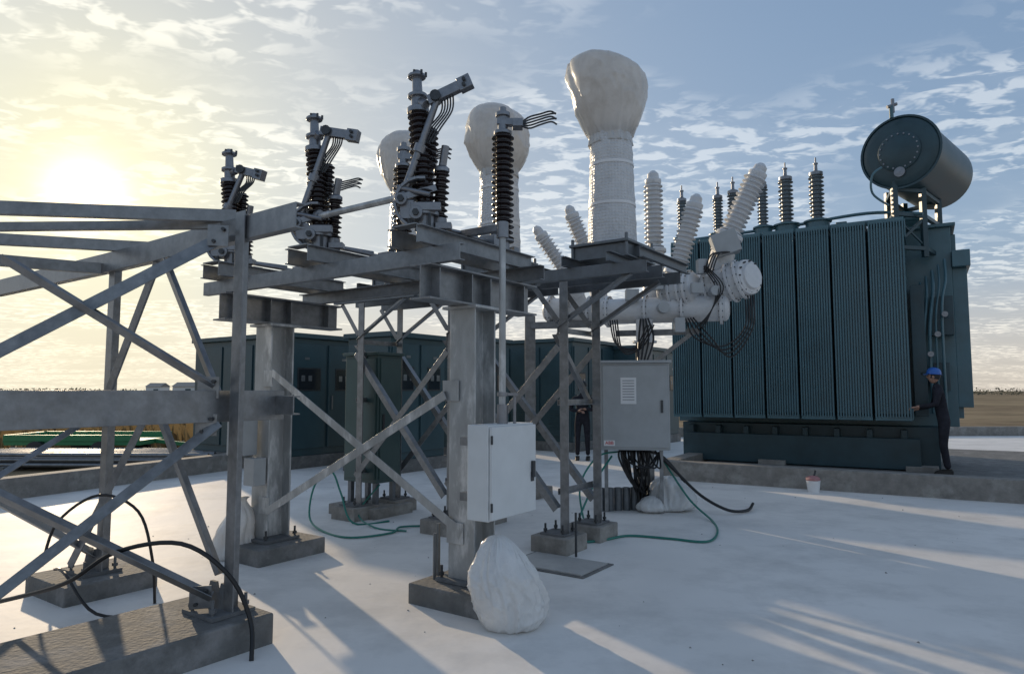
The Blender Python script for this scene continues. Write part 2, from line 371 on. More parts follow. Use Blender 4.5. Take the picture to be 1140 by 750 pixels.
g=G('operating_mechanism_cabinet',W(-.4,-.155,1.03)); m=g.p('enclosure',WHITEB,.006)
Y_.box(m,-.485,-.30,-.44,.13,.70,1.36); dr=g.p('door',WHITEB,.004); Y_.box(dr,-.513,-.489,-.432,.122,.712,1.348)
h=g.p('handle',DARKM,.002); Y_.box(h,-.535,-.513,.055,.085,.96,1.08); Y_.box(h,-.52,-.513,.05,.09,.93,1.0)
for z in(.8,1.26): h.cyl(W(-.515,-.437,z-.03),W(-.515,-.437,z+.03),.009,n=8)
Y_.box(g.p('brackets',GALV),-.31,-.12,-.3,-.24,.8,.86);Y_.box(g.p('brackets',GALV),-.31,-.12,-.3,-.24,1.2,1.26);Y_.box(g.p('brackets',GALV),-.31,-.12,.02,.08,1.2,1.26)
c=g.p('conduit',GALVD); c.cyl(W(.24,-.16,.0),W(.24,-.16,.5),.014,n=8)
g.end()
g=G('junction_box',W(SB,-.3,1.2)); m=g.p('enclosure',GREYB,.005)
Y_.box(m,SB-.0,SB+.22,-.36,-.17,.98,1.42); Y_.box(m,SB-.14,SB+.02,-.3,-.165,.7,.96)
c=g.p('conduits',BLACK); c.tube([W(SB+.1,-.27,.98),W(SB+.12,-.3,.6),W(SB+.2,-.4,.1)],.012); g.end()

# ------------------------------------------------------------------ current transformers + stands
CTs=(-.1,1.4,2.9)
for i,s0 in enumerate(CTs):
    ls=s0+.4
    g=G('current_transformer_stand',W(ls,2.15,0))
    m=g.p('legs',GALV,.002); bl=g.p('bolts',DARKM)
    for t in(1.8,2.5):
        footing(Y_,ls,t,.42,.42,.16)
        m.L(W(ls-.04,t-.04,.16),W(ls-.04,t-.04,2.72),.1,.01,up=Y_.y,fl=-1)
        Y_.box(g.p('base_plates',PLATEM),ls-.14,ls+.14,t-.14,t+.14,.162,.18); bolts(bl,Y_,ls,t,.1,.18)
    b=g.p('bracing',GALV,.002)
    for z in(.55,1.45,2.2): b.L(W(ls,1.78,z),W(ls,2.52,z),.06,.007)
    b.L(W(ls+.02,2.5,1.48),W(ls+.02,1.8,2.18),.055,.007)
    for t in(1.8,2.5):
        b.L(W(ls-.03,t,2.25),W(s0-.45,t,2.72),.06,.007); b.L(W(ls+.03,t,2.3),W(ls+.35,t,2.72),.06,.007)
    if i<2:
        l2=CTs[i+1]+.4
        for t in(1.76,2.54):
            b.L(W(ls,t,2.08),W(l2,t,.55),.075,.008,up=Y_.y); b.L(W(ls,t+.02,.42),W(l2,t+.02,2.1),.075,.008,up=Y_.y)
    f=g.p('platform',GALVD,.002)
    for t in(1.74,2.12,2.6): f.U(W(s0-.62,t,2.79),W(ls+.42,t,2.79),.12,.06,.009)
    for s1 in(s0-.6,s0-.25,s0+.25,ls+.38): f.U(W(s1,1.62,2.9),W(s1,2.82,2.9),.1,.05,.008)
    Y_.box(f,s0-.34,s0+.34,1.93,2.61,2.952,2.965)
    g.end()
    g=G('current_transformer',W(s0,2.27,2.95))
    c=g.p('base_box',GALVD,.006); Y_.box(c,s0-.3,s0+.3,1.97,2.57,2.966,3.1)
    Y_.box(c,s0-.34,s0+.34,1.93,2.61,3.1,3.13)
    for a in(-1,1):
        for b2 in(-1,1): c.cyl(W(s0+.31*a,2.27+.31*b2,2.95),W(s0+.31*a,2.27+.31*b2,3.19),.018,n=8)
    c.box(W(s0-.34,2.27,3.03),(.1,.2,.12),Y_.x,Y_.y)
    p=W(s0,2.27,0)
    w=g.p('wrapped_column',NETW)
    pr=[]
    for k in range(27):
        z=k*.05; r=.262-.045*(z/1.3)+(.006 if k%5==0 else 0)
        pr.append((r,z))
    w.lathe(p+V((0,0,3.13)),(0,0,1),pr,40)
    bd=g.p('tape_bands',LABEL)
    for z in(.42,.86): bd.lathe(p+V((0,0,3.13+z)),(0,0,1),[(.268-.045*z/1.3,0),(.268-.045*z/1.3,.03)],40,False)
    h=g.p('plastic_hood',BAG)
    if i==0: pr=[(.235,-.06),(.225,.02),(.245,.06),(.30,.16),(.365,.30),(.40,.44),(.418,.56),(.415,.68),(.385,.765),(.30,.83),(.16,.87),(.01,.885)]
    else: pr=[(.235,-.06),(.228,.02),(.25,.06),(.31,.16),(.365,.3),(.385,.45),(.375,.57),(.34,.67),(.27,.76),(.17,.82),(.08,.84),(.01,.845)]
    h.bag(p+V((0,0,4.3 if i==0 else 4.2)),pr,.075,(13,6,10)[i],120,lean=(-.04,0),sub=6,dent=.8,tilt=(.2,.1,-.05)[i],neck=(.0,),fine=.5)
    g.end()

# ------------------------------------------------------------------ hybrid gas-insulated switchgear (white)
g=G('hybrid_switchgear_module',(1.9,9.6,2.7))
w=g.p('tanks',WHITE,.0); fl=g.p('flanges',WHITE,.004); d=g.p('bolts',DARKM); r=g.p('ribbed_bushings',WHITE)
def tank(p1,p2,r0,fr=.03,n=28):
    p1=V(p1);p2=V(p2);ax=(p2-p1).normalized();l=(p2-p1).length
    w.lathe(p1,ax,[(r0*.5,-.05),(r0*.85,-.03),(r0,.0),(r0,l),(r0*.85,l+.03),(r0*.5,l+.05)],n)
    for k in(.06,l*.36,l*.66,l-.06):
        fl.lathe(p1+ax*(k-.018),ax,[(r0+.045,0),(r0+.045,.036)],n)
        u=ax.orthogonal().normalized();v=ax.cross(u)
        for j in range(14):
            a=2*math.pi*j/14; e=p1+ax*(k-.03)+u*((r0+.025)*math.cos(a))+v*((r0+.025)*math.sin(a)); d.cyl(e,e+ax*.06,.009,n=6)
def bush(p1,p2,rc,rs,n,capr):
    p1=V(p1);p2=V(p2);ax=(p2-p1).normalized();l=(p2-p1).length
    r.insul(p1,p2-ax*.12,rc,rs,n,24,.85); fl.lathe(p1-ax*.06,ax,[(rs+.03,0),(rs+.03,.05),(rs,.07)],24)
    fl.lathe(p2-ax*.13,ax,[(capr,0),(capr+.01,.02),(capr+.01,.07),(capr*.8,.09),(capr*.75,.16),(capr*.4,.2),(.03,.21)],20)
    w.lathe(p1-ax*.3,ax,[(rs*1.0,0),(rs*1.05,.1),(rs*1.0,.25)],24)
tank((1.35,9.95,2.75),(2.95,9.35,2.74),.185)
tank((.55,10.5,2.85),(1.5,10.1,2.78),.18)
tank((2.2,9.75,3.0),(2.55,9.45,3.02),.23)
tank((2.75,9.6,3.0),(3.2,9.28,3.14),.24)
tank((2.15,10.3,3.1),(3.3,9.75,3.12),.2)
bush((3.1,9.55,3.82),(3.5,9.42,4.72),.12,.165,13,.12)
bush((2.34,9.6,3.3),(2.61,9.5,4.3),.105,.15,14,.11)
bush((2.11,10,3.7),(2.11,10,4.8),.1,.145,14,.11)
bush((1.2,10.3,3.55),(.88,10.2,4.33),.09,.135,12,.1)
bush((.85,9.95,3.25),(.38,9.85,3.93),.08,.125,12,.09)
w.cyl((3.0,9.58,3.55),(2.85,9.6,3.0),.17,n=24); w.cyl((2.3,9.62,3.1),(2.25,9.7,2.75),.16,n=24); w.cyl((2.11,10,3.5),(2.05,9.95,2.8),.15,n=24)
w.cyl((1.25,10.3,3.4),(1.35,10.2,2.8),.13,n=20); w.cyl((.9,10,3.1),(1.05,10.2,2.8),.13,n=20)
mb=g.p('instrument_boxes',GREYB,.006); mb.box((2.98,9.42,3.64),(.34,.3,.32),(.93,-.2,.3),(.2,.97,0)); mb.box((2.62,9.3,3.3),(.14,.14,.2)); mb.box((2.0,9.45,3.1),(.2,.16,.2)); mb.box((2.5,9.15,2.98),(.16,.1,.14))
mb.box((1.7,9.6,2.95),(.18,.14,.16)); mb.box((2.3,9.35,2.5),(.14,.12,.2)); mb.cyl((2.75,9.25,2.95),(2.75,9.12,2.95),.07,n=18); mb.cyl((2.1,9.5,2.75),(2.1,9.36,2.75),.08,n=18)
w.lathe((3.2,9.28,3.14),(.5,-.85,.1),[(.24,0),(.25,.04),(.24,.08),(.18,.1),(.17,.14),(.05,.15)],28)
for k in range(12):
    a=k*math.pi/6; u=V((.86,.5,0));v=V((0,0,1)); e=V((3.2,9.28,3.14))+V((.5,-.85,.1)).normalized()*.07+u*.215*math.cos(a)+v*.215*math.sin(a); d.cyl(e,e+V((.5,-.85,.1))*.04,.012,n=6)
w.cyl((1.87,9.6,2.6),(1.87,9.6,2.3),.12,n=20); fl.lathe((1.87,9.6,2.27),(0,0,1),[(.17,0),(.17,.03)],20)
sp=g.p('support_post',GALV,.003); sp.I((1.87,9.65,.15),(1.87,9.65,2.27),.2,.2,.014); sp.I((.28,10.55,.15),(.28,10.55,2.75),.16,.16,.014); sp.box((1.87,9.65,.17),(.4,.4,.03))
sp.bar((.3,10.5,2.6),(1.2,10.2,2.6),.1,.1); sp.bar((1.87,9.6,1.9),(2.5,9.4,2.4),.06,.06); sp.bar((1.5,9.8,2.42),(2.6,9.45,2.42),.1,.08)
cb=g.p('control_cables',BLACK)
for k in range(4):
    o=V((.03*k,-.02*k,0))
    cb.tube([V((2.4,9.4,2.6))+o,V((2.5,9.3,2.32))+o*2,V((2.85,9.2,2.2-.05*k))+o,V((3.15,9.2,2.45))+o,V((3.2,9.3,2.9))+o],.011)
    cb.tube([V((1.4,9.7,2.6))+o,V((1.45,9.5,2.25-.04*k))+o,V((1.7,9.4,2.2))+o,V((1.85,9.35,2.5))+o],.011)
    cb.tube([V((1.8,9.5,2.6))+o,V((1.75,9.4,2.3))+o*2,V((1.7,9.2,1.95))+o],.014)
    cb.tube([V((2.6,9.25,3.3))+o*.5,V((2.75,9.15,3.0))+o,V((2.7,9.15,2.7)),V((2.5,9.2,2.45))+o],.009)
    cb.tube([V((2.95,9.3,3.5))+o*.5,V((2.72,9.2,3.45))+o,V((2.62,9.2,3.2))+o],.01)
g.end()
footing(F((1.87,9.65),35),0,0,.6,.6,.15); footing(F((.28,10.55),35),0,0,.5,.5,.15)
g=G('control_cubicle',(1.59,9.0,1.4))
X=V((.985,-.17,0));Yv=V((.17,.985,0)); c=V((1.62,9.05,1.40))
m=g.p('enclosure',GREYB,.008); m.box(c,(.88,.42,1.12),X,Yv); m.box(c+V((0,0,.575)),(.94,.5,.035),X,Yv)
dd=g.p('door',GREYB,.005); dd.box(c-Yv*.222,(.82,.02,1.05),X,Yv)
h=g.p('handle',DARKM,.002); h.box(c-Yv*.24+X*.34,(.03,.02,.16),X,Yv)
l=g.p('data_plate',LABEL); l.box(c-Yv*.235+V((0,0,.2))-X*.08,(.2,.003,.34),X,Yv); l.box(c-Yv*.235+V((0,0,-.47))-X*.33,(.14,.003,.07),X,Yv)
ln=g.p('plate_print',GALVD)
for k in range(8): ln.box(c-Yv*.238+V((0,0,.33-.035*k))-X*.08,(.15,.002,.008),X,Yv)
text(g.e,'ABB',.06,c-Yv*.239+V((0,0,-.47))-X*.33,X,(0,0,1),RED)
k_=g.p('cables',BLACK)
for i in range(20):
    a=c+X*(-.2+.02*i)+V((0,0,-.56))+Yv*random.uniform(-.12,.12); e=V((1.75+random.uniform(-.09,.09),9.3+random.uniform(-.1,.1),.02))
    sw=random.uniform(-.07,.07)
    k_.tube([a,a+V((sw*.3,-.03,-.12)),(a+e)/2+V((sw,-.08,-.02)),e+V((sw*.6,0,.2)),e],.014)
for i in range(4): k_.tube([c+X*(-.2+.12*i)+V((0,0,-.56)),c+X*(-.1+.1*i)+V((0,-.15,-.72)),c+X*(.1+.06*i)+V((0,-.18,-.78)),c+X*(.3)+V((0,0,-.6))],.012)
st=g.p('stand_frame',GALV)
for i in(-1,1): st.L(c+X*.36*i+Yv*.1+V((0,0,-1.4)),c+X*.36*i+Yv*.1+V((0,0,-.56)),.05,.006)
g.end()
g=G('cable_duct_stack',(1.5,9.55,.1)); m=g.p('pipes',GALVD)
for i in range(7): 
    x=1.2+.115*i; m.lathe((x,9.3+.02*i,0.0),(0,0,1),[(.055,0),(.055,.3),(.043,.3),(.043,.05)],14)
g.end()
g=G('plastic_wrapped_bundle',(2.1,9.35,.2)); m=g.p('wrap',BAGW); m.bag((2.12,9.4,0),[(.2,0),(.3,.03),(.34,.12),(.31,.25),(.24,.36),(.12,.43),(.01,.45)],.16,5,72,neck=(.43,)); m.bag((1.85,9.2,0),[(.1,0),(.18,.04),(.19,.1),(.12,.18),(.01,.22)],.16,8,48,neck=(.2,)); g.end()

g=G('plastic_wrapped_bundle',(-.0,4.85,.3)); m=g.p('wrap',BAGW); m.bag((.0,4.83,-.004),[(.13,0),(.19,.012),(.23,.06),(.25,.15),(.252,.25),(.232,.35),(.19,.44),(.14,.515),(.09,.565),(.05,.59),(.005,.6)],.13,31,160,lean=(-.10,.04),sub=8,dent=.6,tilt=.12,neck=(.6,),fine=.8); g.end()
g=G('plastic_wrapped_bundle',(-2.62,6.6,.3)); m=g.p('wrap',BAGW); m.bag((-2.7,6.75,0.0),[(.15,0),(.2,.02),(.22,.1),(.17,.28),(.12,.4),(.05,.5),(.03,.54),(.05,.57)],.13,14,96,lean=(.08,.0),neck=(.53,)); g.end()

g=G('garden_hose',(1,8,0)); m=g.p('hose',HOSE)
m.tube([(1.3,9.0,.75),(1.05,8.6,.5),(.8,8.2,.12),(.72,7.7,.015),(.75,7.35,.015),(1.0,7.45,.015),(1.29,7.65,.015),(1.7,7.5,.015),(2.05,7.35,.015),(2.3,7.8,.015),(2.45,8.5,.015),(2.3,9.0,.2),(2.0,9.2,.7)],.013)
m.tube([(1.4,9.1,.8),(1.1,8.9,.75),(.85,8.6,.45),(.85,8.3,.1),(.9,8.0,.02)],.012)
g.end()
g=G('garden_hose',(-2,8,0)); m=g.p('hose',HOSE)
m.tube([(-1.0,8.2,.015),(-1.3,8.1,.02),(-1.35,7.8,.015),(-1.75,7.55,.015),(-2.15,7.9,.015),(-2.42,8.3,.1),(-2.42,8.5,.45),(-2.25,8.6,.6),(-2.1,8.5,.35),(-1.9,8.3,.03),(-1.5,8.5,.015)],.012)
m.tube([(-1.7,8.9,.4),(-1.9,8.6,.1),(-1.6,8.1,.015),(-1.2,7.9,.015)],.01)
g.end()
g=G('power_cable',(2.5,9,0)); m=g.p('cable',BLACK)
m.tube([(1.9,9.2,.8),(2.15,9.1,.55),(2.45,9.0,.25),(2.8,9.0,.06),(3.1,9.15,.03),(3.3,9.5,.06)],.02)
m.tube([(1.8,9.3,.8),(2.05,9.3,.7),(2.3,9.3,.4),(2.5,9.4,.1)],.018); g.end()
g=G('power_cable',(-2,4.4,.3)); m=g.p('cable',BLACK)
m.tube([(-3.3,4.5,.25),(-2.75,4.3,.42),(-2.44,4.3,.61),(-2.04,4.3,.66),(-1.74,4.3,.47),(-1.6,4.3,.2),(-1.55,4.2,.0)],.014)
m.tube([(-3.5,5.2,.3),(-3.4,5.2,.62),(-3.1,5.2,.82),(-2.8,5.2,.7),(-2.68,5.2,.35),(-2.7,5.3,.0)],.011)
m.tube([(-3.6,5.5,.2),(-3.2,5.0,.3),(-2.9,4.9,.05),(-2.5,5.0,.012)],.011); g.end()
g=G('conduit_stub',W(.42,-.2,.1)); m=g.p('pipe',GALVD); m.cyl(W(.3,-.05,0),W(.3,-.05,.55),.016,n=10); g.end()
g=G('conduit_stub',(.62,6.75,.1)); m=g.p('pipe',DARKM); m.cyl((.62,6.75,0),(.62,6.75,.42),.012,n=10); g.end()

# ------------------------------------------------------------------ left lattice support
g=G('concrete_footing',(-2.2,4.1,0)); m=g.p('block',CONCD,.015)
c0=V((-1.87,4.50,.09)); u=V((-.60,-.80,0))
m.box(c0+u*.75+V((-.14,-.02,0)),(2.1,.78,.2),u,V((.8,-.6,0))); g.end()
footing(F((-3.4,5.67),35),0,0,.7,.7,.14,CONCD)
g=G('lattice_support_structure',(-2.4,4.8,0))
p=g.p('posts',GALV,.002)
def post(x,y,z0,z1,a=.1): p.L((x+.045,y-.045,z0),(x+.045,y-.045,z1),a,.01,up=(.574,.819,0),fl=-1)
post(-1.88,4.5,.19,2.78); post(-3.4,5.67,.14,2.72); 
gx,gy=-3.1,3.35; post(gx,gy,.0,2.8); post(-4.6,4.6,.0,2.75)
bpz=g.p('base_plates',PLATEM)
for x,y,z in((-1.88,4.5,.2),(-3.4,5.67,.15)):
    f=F((x,y),35); f.box(bpz,-.17,.17,-.15,.15,z-.008,z+.015); bolts(g.p('bolts',PLATEM),f,0,0,.115,z+.015)
    for sgn in(-1,1): bpz.prism(f.P(sgn*.06,-.01,z+.015),f.P(sgn*.06,.01,z+.015),[(-.09,0),(.09,0),(.03,.16),(-.03,.16)])
c=g.p('chords',GALV,.003)
c.U((-1.33,4.12,2.68),(-3.4,5.62,2.66),.16,.07,.01,fl=1); c.U((-3.4,5.62,2.66),(-5.4,7.05,2.66),.16,.07,.01,fl=1)
c.U((-1.9,4.62,2.80),(-3.5,4.05,2.72),.085,.05,.008); c.U((-1.88,4.6,2.74),(-4.3,4.7,2.74),.06,.05,.008)
c.U((-3.02,5.6,2.79),(-4.6,4.95,2.76),.09,.05,.008); c.U((-3.4,5.67,2.62),(-4.6,4.75,2.6),.09,.05,.008)
c.U((-1.62,4.88,1.50),(-3.05,2.82,1.50),.205,.07,.01,fl=1)
c.U((-1.50,4.70,1.50),(-1.72,4.86,1.50),.13,.06,.01,fl=1)
c.U((-3.15,5.9,1.42),(-4.6,4.3,1.42),.14,.06,.01)
b=g.p('bracing',GALV,.002)
def Lb(a,e,s=.06): b.L(a,e,s,.007,up=(.5,.7,.3))
Lb((-1.93,4.47,2.66),(-3.25,4.1,1.80),.085)
Lb((-3.11,4.1,2.38),(-1.96,4.46,1.60),.07)
Lb((-2.75,5.18,2.60),(-3.32,5.52,1.5),.07); Lb((-2.62,5.05,2.55),(-1.96,4.52,1.55),.06)
Lb((-1.92,4.45,1.42),(-3.0,3.95,.42),.07); Lb((-3.08,4.1,.97),(-1.92,4.44,.27),.07)
Lb((-2.43,4.7,1.40),(-1.90,4.47,.42),.06); Lb((-2.85,5.3,1.42),(-3.57,5.6,.22),.07)
Lb((-3.4,5.66,1.45),(-4.6,4.6,.3),.06); Lb((-4.6,4.6,1.45),(-3.4,5.66,.25),.06)
g_=g.p('gussets',GALV,.002)
for x,y,z in((-1.9,4.44,2.62),(-1.93,4.44,1.62),(-1.93,4.43,1.38),(-1.93,4.43,.3)): g_.box((x-.04,y,z),(.13,.01,.14),(.93,.25,0),(-.25,.93,0))
bb=g.p('bolt_heads',DARKM)
for x,y,z in((-1.9,4.43,2.62),(-1.93,4.43,1.62),(-1.93,4.42,1.38),(-1.93,4.42,.3)):
    for k in(-1,1): bb.cyl((x-.03+.03*k,y-.02,z+.04*k),(x-.03+.03*k,y+.01,z+.04*k),.012,n=6)
g.end()

# ------------------------------------------------------------------ power transformer
g=G('power_transformer',T_.P(2,1.8,0))
f=g.p('radiator_fins',TEAL); hd=g.p('radiator_headers',TEAL,.006)
nb=7; pitch=.605
for i in range(nb):
    a0=.0+i*pitch
    n=13; sp_=(pitch-.075)/(n-1)
    for k in range(n):
        a=a0+.02+k*sp_
        T_.box(f,a-.009,a+.009,0,.85,1.13,4.60)
        T_.box(f,a-.015,a+.015,.012,.03,1.13,4.60)
    T_.box(f,a0+.02,a0+pitch-.055,.06,.8,1.2,4.5)
    T_.box(hd,a0+.0,a0+pitch-.04,.02,.98,4.58,4.66); T_.box(hd,a0+.0,a0+pitch-.04,.02,.98,1.08,1.15)
    for z in(4.5,1.25): hd.cyl(T_.P(a0+.27,.85,z),T_.P(a0+.27,1.4,z),.07,n=14)
T_.box(hd,-.02,.0,.02,.95,4.3,4.62);T_.box(hd,-.02,.0,.02,.95,1.1,1.3)
tk=g.p('tank',TEAL,.01)
T_.box(tk,-.72,nb*pitch+.2,1.15,3.0,.95,4.62); T_.box(tk,-.8,nb*pitch+.3,1.05,3.1,4.62,4.68)
for k in range(6): T_.box(tk,-.80,-.72,1.3+.3*k,1.36+.3*k,1.1,4.5)
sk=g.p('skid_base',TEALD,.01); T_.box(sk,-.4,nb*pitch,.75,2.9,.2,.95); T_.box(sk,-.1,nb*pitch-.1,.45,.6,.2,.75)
for k in range(8): T_.box(sk,.1+.55*k,.2+.55*k,.55,.8,.2,.9)
pp=g.p('pipework',TEAL)
pp.tube([T_.P(-.3,.4,4.75),T_.P(.6,.5,4.9),T_.P(2,.6,4.85),T_.P(4,.6,4.8)],.03,10)
pp.cyl(T_.P(-.3,1.1,4.85),T_.P(4.2,1.1,4.8),.06,n=12)
for k in range(7): pp.cyl(T_.P(.3+.6*k,.95,4.6),T_.P(.3+.6*k,1.1,4.85),.04,n=10)
bu=g.p('bushings',INSG); tp=g.p('bushing_terminals',ALU)
for x,y,r0,hh in((3.70,14.6,.1,1.3),(4.36,14.2,.1,1.25),(4.62,14.0,.11,1.3),(5.085,13.6,.1,1.3),(5.48,13.4,.13,1.4),(5.96,13.1,.13,1.4)):
    z=4.68; tk.cyl((x,y,z),(x,y,z+.2),r0*1.7,n=20); tk.cyl((x,y,z+.18),(x,y,z+.22),r0*2.0,n=20)
    bu.insul((x,y,z+.22),(x,y,z+.22+(hh-.5)),r0*.7,r0*1.12,11,20)
    t=z+.22+hh-.5; tp.lathe((x,y,t),(0,0,1),[(r0,0),(r0,.06),(r0*.6,.08),(.035,.1),(.03,.22),(.045,.225),(.045,.25),(.015,.26),(.015,.36)],14)
for s0,t0,w_,h_ in((.2,1.8,.3,.22),(1.0,1.3,.2,.3),(1.8,1.4,.25,.2),(-.3,1.4,.3,.3)): T_.box(tk,s0,s0+w_,t0,t0+w_,4.68,4.68+h_)
ca=V((.72,.69,0)).normalized(); cc=V((6.93,11.9,5.85))
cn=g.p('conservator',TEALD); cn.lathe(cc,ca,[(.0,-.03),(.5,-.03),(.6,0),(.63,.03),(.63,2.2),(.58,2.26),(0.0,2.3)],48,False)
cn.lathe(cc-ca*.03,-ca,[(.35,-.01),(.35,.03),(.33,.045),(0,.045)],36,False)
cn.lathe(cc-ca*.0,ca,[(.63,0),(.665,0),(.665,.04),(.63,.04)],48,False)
u=V((0,0,1));v=ca.cross(u)
for k in range(20):
    a=k*math.pi/10
    e=cc+u*.31*math.cos(a)+v*.31*math.sin(a); tp.cyl(e-ca*.085,e-ca*.06,.016,n=6)
tp.lathe(cc-ca*.03+V((0,0,-.38)),-ca,[(.09,0),(.09,.05),(.0,.055)],20,False)
pp.tube([cc+V((-.45,-.2,-.35)),cc+V((-.62,-.2,-.5)),cc+V((-.6,-.15,-.8)),cc+V((-.3,-.1,-1.0))],.02,8)
pp.tube([cc+V((-.15,-.05,.6)),cc+V((-.15,-.05,.82))],.035,10,0); tp.cyl(cc+V((-.22,-.05,.8)),cc+V((-.05,-.05,.86)),.03,n=8); tp.cyl(cc+V((-.12,-.05,.7)),cc+V((-.12,-.05,.95)),.03,n=8)
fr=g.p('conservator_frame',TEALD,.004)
pts=[V((6.85,12.0,0)),V((7.45,12.15,0)),V((7.15,12.75,0)),V((8.2,12.9,0)),V((7.9,13.5,0))]
for q in pts: fr.bar(q+V((0,0,4.0)),q+V((0,0,5.35)),.09,.09,up=(0,1,0))
for a,b2 in((0,1),(0,2),(1,3),(2,4),(3,4)):
    for z in(4.15,4.75,5.2): fr.bar(pts[a]+V((0,0,z)),pts[b2]+V((0,0,z)),.08,.07)
fr.bar(pts[0]+V((0,0,4.2)),pts[1]+V((0,0,4.7)),.05,.05); fr.bar(pts[1]+V((0,0,4.2)),pts[0]+V((0,0,4.7)),.03,.03)
T_.box(tk,-1.0,-.72,1.0,2.4,3.85,4.15); T_.box(tk,-.95,-.72,1.2,2.2,1.3,3.85)
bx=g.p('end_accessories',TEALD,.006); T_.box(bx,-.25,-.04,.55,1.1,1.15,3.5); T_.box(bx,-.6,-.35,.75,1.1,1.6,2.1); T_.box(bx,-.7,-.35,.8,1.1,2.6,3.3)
for k in range(5): pp.tube([T_.P(-.12-.1*k,.7,1.2),T_.P(-.12-.1*k,.68,2.2+.2*k),T_.P(-.2-.1*k,.8,3.2+.1*k),T_.P(-.2-.1*k,1.0,3.6+.1*k)],.018+.006*(k%3),8)
for k in range(4): tp.cyl(T_.P(-.2-.12*k,.65,1.9+.35*k),T_.P(-.2-.12*k,.55,1.9+.35*k),.05,n=14)
g.end()
g=G('transformer_pit_kerb',T_.P(2,-1.4,0)); m=g.p('wall',CONC,.012)
a=V((2.85,12.65,0)); e1=T_.x;e2=T_.y
def at(k,j,z): return a-e1*k+e2*j+V((0,0,z))
m.bar(at(0,.0,.13),at(14,.0,.13),.3,.4); m.bar(at(.0,.15,.13),at(.0,7,.13),.3,.4)
sl=g.p('pit_slab',CONCD); sl.box(at(7,4.0,.08),(13.5,7.5,.2),e1,e2)
m2=g.p('sleeper_plinths',CONC,.01)
for k in(1.5,4.0): m2.box(at(k,2.6,.22),(.5,1.8,.1),e1,e2)
g.end()
g=G('paint_bucket',(4.79,11.0,0)); m=g.p('bucket',LABEL); bx_,by_=4.79,11.0
m.lathe((bx_,by_,0),(0,0,1),[(.085,0),(.105,.17),(.11,.18),(.1,.18)],20); m=g.p('cloth',PINK); m.bag((bx_,by_,.17),[(.09,0),(.1,.03),(.08,.06),(.04,.08),(.003,.09)],.15,3,24)
m=g.p('brush',DARKM); m.cyl((bx_,by_,.2),(bx_+.04,by_,.34),.015); g.end()

# ------------------------------------------------------------------ prefabricated teal cabinets in back
def cabin(x,y,ang,wa,wb,h,mt=TEALC):
    f=F((x,y),ang); g=G('switchgear_kiosk',(x,y,0)); b=g.p('body',mt,.01); f.box(b,0,wa,0,wb,.25,h); rf=g.p('roof',mt,.01); f.box(rf,-.08,wa+.08,-.08,wb+.08,h,h+.1)
    bs=g.p('plinth',CONCD,.01); f.box(bs,-.05,wa+.05,-.05,wb+.05,0,.25)
    d=g.p('doors',mt,.006); k_=g.p('handles',GALV); gl=g.p('meter_windows',GLASS); fr=g.p('window_frames',DARKM)
    n=max(1,round(wa/1.0)); w=wa/n
    for i in range(n):
        f.box(d,i*w+.04,(i+1)*w-.04,-.035,.0,.4,h-.12); f.box(k_,i*w+.12,i*w+.15,-.06,-.036,1.2,1.45)
        for z in range(9): f.box(d,i*w+.25,(i+1)*w-.25,-.05,-.036,.6+.06*z,.63+.06*z)
    n=max(1,round(wb/.9)); w=wb/n
    for i in range(n):
        f.box(d,-.035,0,i*w+.04,(i+1)*w-.04,.4,h-.12); f.box(k_,-.06,-.036,i*w+.12,i*w+.15,1.2,1.5)
        f.box(fr,-.045,-.036,i*w+.22,(i+1)*w-.18,1.6,2.08); f.box(gl,-.05,-.0455,i*w+.25,(i+1)*w-.21,1.63,2.05)
        for q in range(2): f.box(k_,-.056,-.0505,i*w+.31+q*.18,i*w+.40+q*.18,1.8,1.92)
        f.box(k_,-.041,-.0355,i*w+.4,i*w+.52,2.25,2.30)
    g.end()
cabin(-4.6,14.0,35,3.4,2.0,2.7)
cabin(-2.35,13.2,35,1.2,1.6,2.65)
cabin(-1.0,16.2,35,2.6,1.6,2.8)
cabin(1.6,18.0,35,3.0,2.4,2.9)
cabin(3.6,19.5,35,3,3,2.8)
g=G('terminal_cabinet',(-1.85,9.0,0)); f=F((-1.72,8.8),35); b=g.p('body',GREENC,.008)
f.box(b,0,.62,0,.42,.42,2.06); f.box(b,-.03,.65,-.03,.45,2.06,2.1); d=g.p('door',GREENC,.005); f.box(d,.03,.59,-.022,-.002,.47,2.02); f.box(d,-.022,-.002,.03,.39,.47,2.02)
f.box(g.p('handle',DARKM),-.04,-.022,.06,.09,1.1,1.3); st=g.p('stand',GALVD)
for a_ in(.08,.54):
    for b_ in(.06,.36): f.box(st,a_-.03,a_+.03,b_-.03,b_+.03,.12,.42)
g.end(); footing(F((-1.72,8.8),35),.31,.2,.85,.7,.13)
g=G('steel_pipe_stack',(-7.4,14.5,0)); m=g.p('pipes',GALV)
for i in range(9):
    for j in range(3-(i%2)): m.cyl((-12,15.2+.16*i,-.02+.11*j),(-6.6,15.0+.16*i,-.02+.11*j),.05,n=10)
m=g.p('bearers',CONCD)
for x in(-11,-9,-7.2): m.box((x,15.7,-.1),(.12,1.7,.12))
g.end()
g=G('field_trailer',(-10,19,0)); m=g.p('frame',GREENM,.01); m.box((-11,18,.3),(3.4,1.6,.12)); m.box((-11,17.2,.42),(3.4,.05,.16)); m.box((-11,18.8,.42),(3.4,.05,.16)); m.bar((-9.3,18,.3),(-8.0,18,.15),.1,.1)
m.box((-12.7,18,.4),(.05,1.6,.2)); w_=g.p('wheels',BLACK)
for x in(-11.8,-10.2):
    for y in(17.1,18.9): w_.lathe((x,y-.1,.1),(0,1,0),[(.15,0),(.25,.02),(.25,.18),(.15,.2)],18)
g.end()

